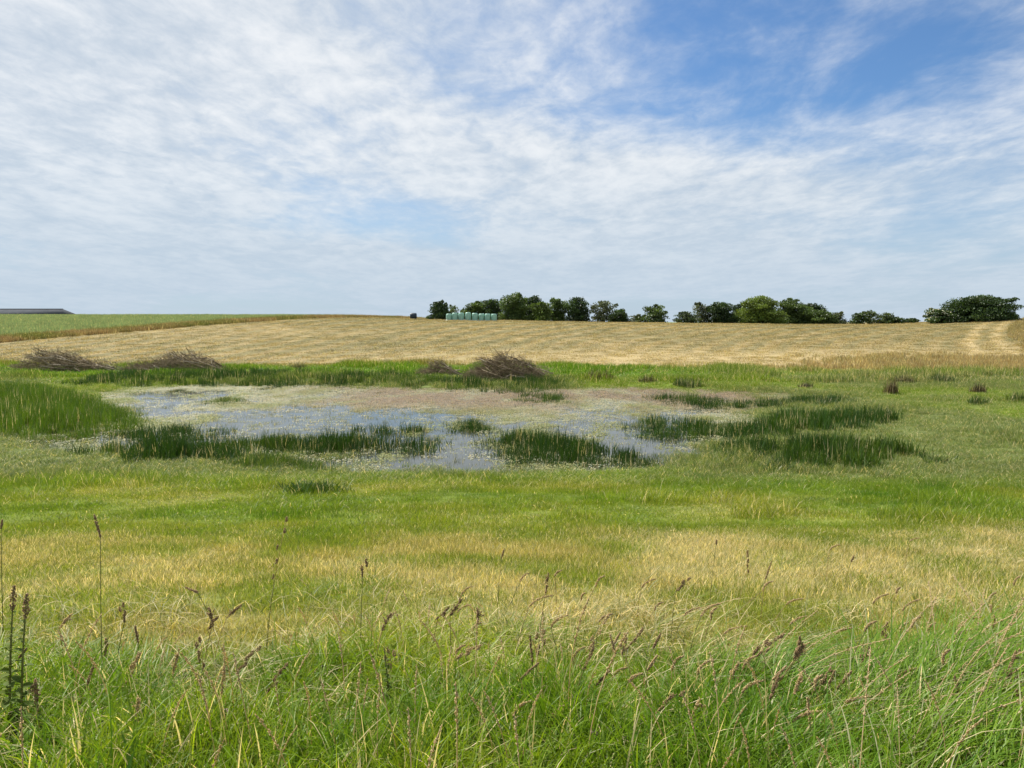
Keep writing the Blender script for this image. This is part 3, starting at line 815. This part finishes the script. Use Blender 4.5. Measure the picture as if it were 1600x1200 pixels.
# ------------------------------------------------------------------ silage bales
def bale_mesh(name, r, h, seed, mat):
    rr = np.random.default_rng(seed); n = 24
    prof = [(0, 0), (.70, 0), (.90, .03), (.985, .12), (1.01, .3), (1.03, .5), (1.01, .7), (.985, .88), (.90, .97), (.70, 1.0), (0, 1.01)]
    V = [(0, 0, 0)]; F = []
    for (q, z) in prof[1:-1]:
        for j in range(n):
            a = 2 * math.pi * j / n; k = 1 + rr.normal(0, .012)
            V.append((q * r * k * math.cos(a), q * r * k * math.sin(a), z * h + rr.normal(0, .01)))
    V.append((0, 0, h * 1.005)); m = len(prof) - 2; L = len(V) - 1
    for j in range(n):
        F.append((0, 1 + (j + 1) % n, 1 + j)); F.append((L, 1 + (m - 1) * n + j, 1 + (m - 1) * n + (j + 1) % n))
        for i in range(m - 1):
            F.append((1 + i * n + j, 1 + i * n + (j + 1) % n, 1 + (i + 1) * n + (j + 1) % n, 1 + (i + 1) * n + j))
    return mk_mesh(name, np.array(V), F, [mat], smooth=True)

bl_px = [(701.5, 490.0), (710.5, 488.6), (720.5, 488.4), (731.5, 488.0), (742, 489.0), (752.3, 490.0), (761.8, 490.0), (771.8, 490.2)]
labs = ['green wrapped bale at the end of the row by the dark rounded tree', 'green wrapped bale second from the dark rounded tree', 'green wrapped bale third from the dark rounded tree',
        'largest square-shouldered green wrapped bale in the row', 'green wrapped bale just past the largest one', 'shortest green wrapped bale in the row', 'green wrapped bale between the shortest and the end one', 'rounded green wrapped bale at the row end by the olive bush']
YBALE = 137.0
for i, ((px, pt), lab) in enumerate(zip(bl_px, labs)):
    p = px_at(px, 500, YBALE); zg = float(H(p[0], YBALE)); top = px_at(px, pt, YBALE)[2]
    root = thing('wrapped_bale', lab, 'bale', (p[0], YBALE + (i % 3) * .1, zg - .03), 'green wrapped bales on the ridge', rotz=i * .7)
    mk_obj('wrapping', bale_mesh('bale', .50, max(1.15, top - zg), 40 + i, WRAP), root)
    V = []; F = []
    rr = np.random.default_rng(60 + i)
    for j in range(14):                                  # torn skirt of pale film at the foot
        a = 2 * math.pi * j / 14; q = rr.uniform(.54, .72)
        V += [(.515 * math.cos(a), .515 * math.sin(a), .14), (q * math.cos(a), q * math.sin(a), rr.uniform(.02, .07))]
    F = [(2 * j, 2 * j + 1, (2 * j + 3) % 28, (2 * j + 2) % 28) for j in range(14)]
    mk_obj('torn_film', mk_mesh('torn_film', np.array(V), F, [PALEWRAP]), root)
p = px_at(646, 497, 139.0); zg = float(H(p[0], 139.0))
o = thing('wrapped_bale', 'single dark blue-black bale lying apart on the ridge', 'bale', (p[0], 139.0, zg + .55))
q = mk_obj('wrapping', bale_mesh('bale', .55, 1.15, 77, DARKWRAP), o, (-.57, 0, 0)); q.rotation_euler = (0, math.pi / 2, 0)

# ------------------------------------------------------------------ barn behind the crop
Yb = 250.0
xr = px_at(97, 490, Yb)[0]; ridge = px_at(50, 482.3, Yb)[2]; eave = ridge - 2.6
zg = min(float(H(xr, Yb)), float(H(xr - 34, Yb))) - .2
bn = thing('barn', 'long low barn with a grey hipped roof beyond the crop', 'barn', (xr, Yb, zg))
L_, D_ = 34.0, 12.0; e, rd = eave - zg, ridge - zg
def box(x0, x1, y0, y1, z0, z1):
    V = [(x0, y0, z0), (x1, y0, z0), (x1, y1, z0), (x0, y1, z0), (x0, y0, z1), (x1, y0, z1), (x1, y1, z1), (x0, y1, z1)]
    return V, [(0, 3, 2, 1), (4, 5, 6, 7), (0, 1, 5, 4), (1, 2, 6, 5), (2, 3, 7, 6), (3, 0, 4, 7)]
m = MB(); m.add(*box(-L_ + .5, -.5, .5, D_ - .5, -.5, e - .05)); mk_obj('wall', m.mesh('wall', [WALLM]), bn)
m = MB(); V = [(-L_, 0, e), (0, 0, e), (0, D_, e), (-L_, D_, e), (-L_ + 3.5, D_ / 2, rd), (-3.2, D_ / 2, rd)]
m.add(V, [(0, 1, 5, 4), (1, 2, 5), (2, 3, 4, 5), (3, 0, 4), (3, 2, 1, 0)]); rf = mk_obj('roof', m.mesh('roof', [ROOFM]), bn)
m = MB(); m.add(*box(-L_ + 3.5, -3.2, D_ / 2 - .25, D_ / 2 + .25, rd - .06, rd + .1)); mk_obj('ridge_cap', m.mesh('ridge_cap', [ROOFM]), rf)
for k in range(3):
    m = MB(); m.add(*box(-8 - 10 * k, -5 - 10 * k, .44, .52, -.4, e - .6)); mk_obj('door', m.mesh('door', [ROOFM]), bn)

# ------------------------------------------------------------------ brush piles
def brush_pile(label, px0, px1, pybase, pytop, seed, lean=-1, nbig=22, nsmall=900, depth=2.4, peak=.4):
    """heaped cut branches: butt ends to one side, twiggy tops to the other"""
    r = np.random.default_rng(seed)
    q = ray_ground((px0 + px1) / 2, pybase); Y0 = q[1] + depth / 2
    a, b = px_at(px0, pybase, Y0)[0], px_at(px1, pybase, Y0)[0]; wd = b - a; h = (pybase - pytop) / FPX * Y0
    cx0 = (a + b) / 2; z0 = float(H(cx0, Y0))
    root = thing('brush_pile', label, 'brush pile', (cx0, Y0, z0), 'heaps of cut branches along the far bank')
    def hump(u): return max(.3, math.exp(-((u - peak) / .40) ** 2)) * min(1, 6 * min(u, 1 - u) + .25)
    for i in range(nbig):
        u = r.uniform(.28, .98) if lean < 0 else r.uniform(.02, .72)
        L = r.uniform(1.0, 2.3) * min(1, wd / 4); x = (u - .5) * wd; zz_ = r.uniform(.05, .85) * h * hump(u); yy = r.uniform(-.5, .25) * depth
        an = r.normal(0, .22); d = np.array([lean * math.cos(an), r.normal(0, .25), math.sin(abs(an)) * 1.1 + r.choice([.02, .05, .1, .35])]); rad = r.uniform(.02, .055)
        pts = [np.array([x, yy, zz_]) - d * L * .5, np.array([x, yy, zz_]) + r.normal(0, .06, 3), np.array([x, yy, zz_]) + d * L * .5 + r.normal(0, .1, 3)]
        for p_ in pts: p_[2] = max(p_[2], .03); p_[0] = min(max(p_[0], -wd * .5), wd * .5)
        m = MB(); m.add(*tube(pts, [rad, rad * .8, rad * .4], 6), 0, r.random())
        for k in range(2):
            s = pts[1] + (pts[2] - pts[1]) * r.random(); e_ = s + d * L * .3 + r.normal(0, .18, 3); m.add(*tube([s, e_], [rad * .5, rad * .15], 4), 0, r.random())
        mk_obj('branch', m.mesh('branch', [DEADWOOD if r.random() < .6 else TWIG], True), root)
    m = MB()
    for i in range(nsmall):
        u = min(1, max(0, r.beta(1.5, 1.7))); x = (u - .5) * wd * .94; yy = r.normal(0, .25) * depth
        hh = .92 * h * hump(u) * (.75 + .5 * float(vnoise(np.array(u * 9. + seed), np.array(yy + 3.)))) * max(.15, 1 - (yy / depth) ** 2 * 1.8); zz_ = hh * r.uniform(.0, .95)
        s = np.array([x, yy, zz_ + .02]); L = r.uniform(.35, .95) * (.35 + .35 * h)
        an = r.uniform(.0, 1.25) + .6 * max(0, zz_ / h - .3)
        d = np.array([lean * math.cos(an) * r.choice([1, 1, 1, -.6]), r.normal(0, .35), math.sin(an) * r.uniform(.1, .9)])
        e_ = s + d * L; mid_ = (s + e_) / 2 + r.normal(0, .05, 3)
        e_[2] = max(.02, e_[2])
        v = r.random(); rad = r.uniform(.007, .019)
        m.add(*tube([s, mid_, e_], [rad, rad * .8, rad * .4], 3, False), 0, v)
        for k in range(2):
            st = mid_ + (e_ - mid_) * r.random(); m.add(*tube([st, st + d * L * .35 + r.normal(0, .13, 3)], [rad * .6, rad * .3], 3, False), 0, v)
    mk_obj('twigs', m.mesh('twigs', [TWIG]), root, kind='stuff')

brush_pile('long brush pile with twiggy hump at one end and bare poles trailing off', 28, 188, 583, 546, 11, -1, 30, 1500, 2.6, .32)
brush_pile('long low brush pile with blunt sawn ends beside bright grass', 195, 362, 582, 553, 12, -1, 30, 1500, 2.4, .6)
brush_pile('small low heap of sticks next to the rounded brush pile', 652, 722, 589, 568, 13, -1, 12, 450, 1.8, .5)
brush_pile('tall rounded reddish-brown brush pile with pale sticks jutting out', 726, 866, 597, 556, 14, -1, 26, 1900, 3.0, .5)

# ------------------------------------------------------------------ individual seed stems
def curve(p0, p1, bow):
    p0, p1 = np.array(p0, float), np.array(p1, float); pts = []
    for u in np.linspace(0, 1, 14):
        q = p0 + (p1 - p0) * np.array([u ** 1.6 if bow else u, u ** 1.6 if bow else u, u]); q[0] += bow * math.sin(math.pi * u) * .0
        pts.append(q)
    return pts

def seed_stem(label, hx, hy, bx, by, hlen, kind='spike', pale=False, dry=False, group=None, tx=None, ty=None, seed=0):
    """hx,hy: where the head's lower end shows; bx,by: where the stem roots; hlen: head length in metres"""
    r = np.random.default_rng(300 + seed)
    g = ray_ground(bx, by); t_ = px_at(hx, hy, g[1])
    root = thing('grass_stem', label, 'grass stem', g, group)
    p1 = t_ - g
    pts = curve((0, 0, -.03), p1, 1)
    m = MB(); m.add(*tube(pts, list(np.linspace(.0026, .0015, len(pts))), 5), 0, r.random())
    mk_obj('stem', m.mesh('stem', [STEM_D if dry else STEM_G], True), root)
    d = pts[-1] - pts[-2]; d = d / np.linalg.norm(d)
    if tx is not None:
        e = px_at(tx, ty, g[1]) - g - p1; d = e / (np.linalg.norm(e) + 1e-9)
    L = hlen; hp = [p1 + d * L * u + np.array([0, 0, -.35 * L * u * u * (kind == 'nod')]) + np.array([.5 * L * u * u * (kind == 'nod'), 0, 0]) for u in np.linspace(0, 1, 6)]
    Vs, Fs, As = [], [], []; o = 0
    def addsp(path, rad, n, sl, sw):
        nonlocal o
        V, F, A = spikelets(path, rad, n, sl, sw, r); Vs.append(V); Fs.append(F + o); As.append(A); o += len(V)
    if kind == 'spike': addsp(hp, .0055, 190, .009, .0019)
    elif kind == 'nod': addsp(hp, .006, 150, .011, .0018)
    elif kind == 'panicle':
        addsp(hp, .007, 110, .009, .002)
        for k in range(7):
            u = r.random() * .8; s = p1 + d * L * u; e = s + d * L * .22 + r.normal(0, .012, 3); addsp([s, e], .005, 22, .008, .002)
    elif kind == 'cluster':
        for u, sz in ((0, .005), (.25, .006), (.5, .007), (.8, .008), (1, .007)):
            s = p1 + d * L * u + np.array([r.normal(0, .009), r.normal(0, .006), 0]); addsp([s - d * .012, s + d * .014], sz, 40, .009, .002)
        Vt, Ft = tube([p1, p1 + d * L], [.0014, .001], 4); Vs.append(np.array(Vt)); Fs.append(np.array([(f[0], f[1], f[2]) for f in Ft] + [(f[0], f[2], f[3]) for f in Ft])  + o); As.append(np.full(len(Vt), .4)); o += len(Vt)
    me = mk_mesh('seed_head', np.concatenate(Vs), np.concatenate(Fs), [SEED_P if pale else SEED_D], {'bv': np.concatenate(As)})
    mk_obj('seed_head', me, root)
    return root

ST = [('tallest grass stem with a thick brown spike rising above the turf', 157, 840, 161, 1092, .105, 'spike', 0, 0, 147, 803),
      ('grass stem with brown spike at the pond-facing edge beside the leafy weed', 2, 826, 6, 1010, .05, 'spike', 0, 0, 4, 806),
      ('tall stem with stacked knobbly seed clusters, two at the tip', 430, 900, 416, 1035, .30, 'cluster', 0, 0, 446, 815),
      ('short stem bearing two flat dark seed clusters sideways', 308, 925, 336, 990, .045, 'cluster', 0, 0, 292, 918),
      ('straight green stem with small dark clusters at the tip', 567, 898, 563, 1040, .07, 'cluster', 0, 0, 568, 872),
      ('stout dark brown dock-like spike in green grass', 746, 974, 742, 1085, .07, 'panicle', 0, 0, 747, 948),
      ('slim stem with a long brown spike over the dry grass', 852, 930, 842, 1010, .13, 'panicle', 0, 0, 858, 888),
      ('thin stem with narrow dark tip over the dry band', 784, 872, 777, 955, .06, 'spike', 0, 0, 788, 856),
      ('stem with zigzag brown clusters above the straw', 1168, 892, 1152, 955, .13, 'cluster', 0, 1, 1166, 857),
      ('arched slender brown stem leaning over the straw', 1196, 905, 1188, 975, .12, 'spike', 0, 1, 1208, 870),
      ('pale curved seed head standing against green turf', 1296, 860, 1290, 915, .085, 'nod', 1, 1, 1308, 838),
      ('pale curved seed head highest against the turf near the lodged grass', 1421, 846, 1414, 885, .08, 'nod', 1, 1, 1438, 828),
      ('short stem with plump brown spike over dry grass', 1330, 878, 1318, 925, .055, 'spike', 0, 0, 1338, 860),
      ('leaning stem with a spread brown three-part cluster', 1056, 922, 1048, 1005, .09, 'cluster', 0, 0, 1083, 900),
      ('small dark-tipped stem at the turf edge', 1119, 851, 1108, 960, .03, 'spike', 0, 0, 1120, 840),
      ('pale tan stem leaning steeply with knotted clusters', 922, 1010, 884, 1085, .16, 'cluster', 1, 1, 950, 956),
      ('brown knotted clusters on a short stem in lush grass', 838, 1020, 840, 1110, .09, 'cluster', 0, 0, 846, 988),
      ('forked pale brown seed cluster beside the stout dark spike', 716, 1030, 722, 1110, .09, 'cluster', 1, 0, 745, 1008),
      ('big bushy brown seed panicle low in the lush grass', 862, 1134, 866, 1186, .085, 'panicle', 0, 0, 880, 1096),
      ('large tan drooping panicle lying across the lodged grass', 1432, 1168, 1400, 1198, .24, 'panicle', 1, 1, 1560, 1140),
      ('reddish-tan upright panicle on the lodged grass', 1528, 1100, 1515, 1150, .11, 'panicle', 0, 1, 1570, 1064),
      ('brown bent panicle between lodged grass and lush grass', 1282, 1072, 1270, 1130, .09, 'panicle', 0, 1, 1300, 1040)]
for i, (lab, hx, hy, bx, by, L, kd, pale, dry, tx, ty) in enumerate(ST):
    seed_stem(lab, hx, hy, bx, by, L, kd, pale, dry, tx=tx, ty=ty, seed=i)
rs = np.random.default_rng(55)
for i in range(110):
    bx = rs.uniform(10, 1595) if i % 2 else rs.uniform(700, 1598); by = rs.uniform(1040, 1198) if i % 4 else rs.uniform(950, 1040)
    hgt = rs.uniform(45, 100) * (1 if by > 1040 else .6); kd = ['nod', 'cluster', 'nod', 'panicle', 'nod', 'spike'][i % 6]
    zone = 'wind-flattened long grass' if bx > 1130 and by > 1020 else ('lush green near grass' if by > 1040 else 'ragged edge of the dry mown band')
    look = {'nod': 'pale nodding seed head', 'cluster': 'knobbly seed head on a thin stem', 'spike': 'thin brown seed spike', 'panicle': 'feathery brown seed head'}[kd]
    hx = bx + rs.normal(8, 14) + 26 * (bx > 1100)
    seed_stem('%s rising from the %s' % (look, zone), hx, by - hgt, bx, by, rs.uniform(.06, .12), kd, kd == 'nod' or rs.random() < .4, rs.random() < .6, 'many like it: %s, %s' % (look, zone),
              tx=hx + rs.uniform(-4, 18), ty=by - hgt - 16, seed=100 + i)

# leafy weeds
def leafy_weed(label, bx, by, tx, ty, nleaf, seed, spike=True, ls=.06):
    r = np.random.default_rng(seed); g = ray_ground(bx, by); top = px_at(tx, ty, g[1]) - g
    root = thing('leafy_weed', label, 'weed', g)
    pts = curve((0, 0, -.03), top, 1); m = MB(); m.add(*tube(pts, list(np.linspace(.006, .002, len(pts))), 6)); mk_obj('stem', m.mesh('stem', [STEM_G], True), root)
    shapes = []
    for k in range(4):
        V = []; F = []; L = ls * r.uniform(.8, 1.2); W = L * .3
        for j, u in enumerate(np.linspace(0, 1, 6)):
            wv = W * math.sin(math.pi * (.08 + .9 * u)) ** .8; zc = .25 * L * u - .35 * L * u * u
            V += [(L * u, -wv, zc + .2 * wv), (L * u, 0, zc - .1 * wv), (L * u, wv, zc + .2 * wv)]
        for j in range(5):
            b_ = 3 * j; F += [(b_, b_ + 3, b_ + 4, b_ + 1), (b_ + 1, b_ + 4, b_ + 5, b_ + 2)]
        shapes.append(mk_mesh('leaf', np.array(V), F, [LEAFM], {'bv': np.full(len(V), r.random())}, smooth=True))
    for i in range(nleaf):
        u = i / nleaf; q = u * (len(pts) - 1) * .86; k = int(q); p = pts[k] + (pts[k + 1] - pts[k]) * (q - k)
        o = mk_obj('leaf', shapes[i % 4], root, p); o.rotation_euler = (r.normal(0, .3), r.uniform(-.7, .2), i * 2.4 + r.normal(0, .3)); s = 1.6 - 1.1 * u; o.scale = (s, s, s)
    if spike:
        V, F, A = spikelets([pts[-3], pts[-2], pts[-1]], .012, 120, .009, .003, r); mk_obj('seed_head', mk_mesh('seed_head', V, F, [SEED_D], {'bv': A}), root)
leafy_weed('tall leafy dark green weed with small leaves up its stem', 16, 1150, 22, 915, 70, 1, True, .038)
leafy_weed('brown-spiked leafy weed leaning next to the taller weed', 34, 1160, 42, 928, 34, 2, True, .04)
leafy_weed('bushy low weed in a dark gap of the lush grass', 610, 1130, 600, 1010, 40, 3, False, .04)

def thistle(label, hx, hy, bx, by, seed, size=.012):
    r = np.random.default_rng(seed); g = ray_ground(bx, by); top = px_at(hx, hy, g[1]) - g
    root = thing('thistle', label, 'flower', g); pts = curve((0, 0, -.03), top, 1)
    m = MB(); m.add(*tube(pts, list(np.linspace(.003, .002, len(pts))), 5)); mk_obj('stem', m.mesh('stem', [STEM_G], True), root)
    V, F, A = spikelets([top - [0, 0, .012], top + [0, 0, .004]], size * .6, 70, .008, .003, r); mk_obj('flower_base', mk_mesh('flower_base', V, F, [LEAFM], {'bv': A}), root)
    V, F, A = spikelets([top, top + [0, 0, size]], size * .9, 110, .014, .0014, r); mk_obj('petals', mk_mesh('petals', V, F, [PINK], {'bv': A}), root)
thistle('pink thistle flower low in the lush grass', 928, 1150, 930, 1198, 5, .014)
thistle('pale pinkish small flower in the lush grass', 353, 1114, 350, 1170, 6, .010)
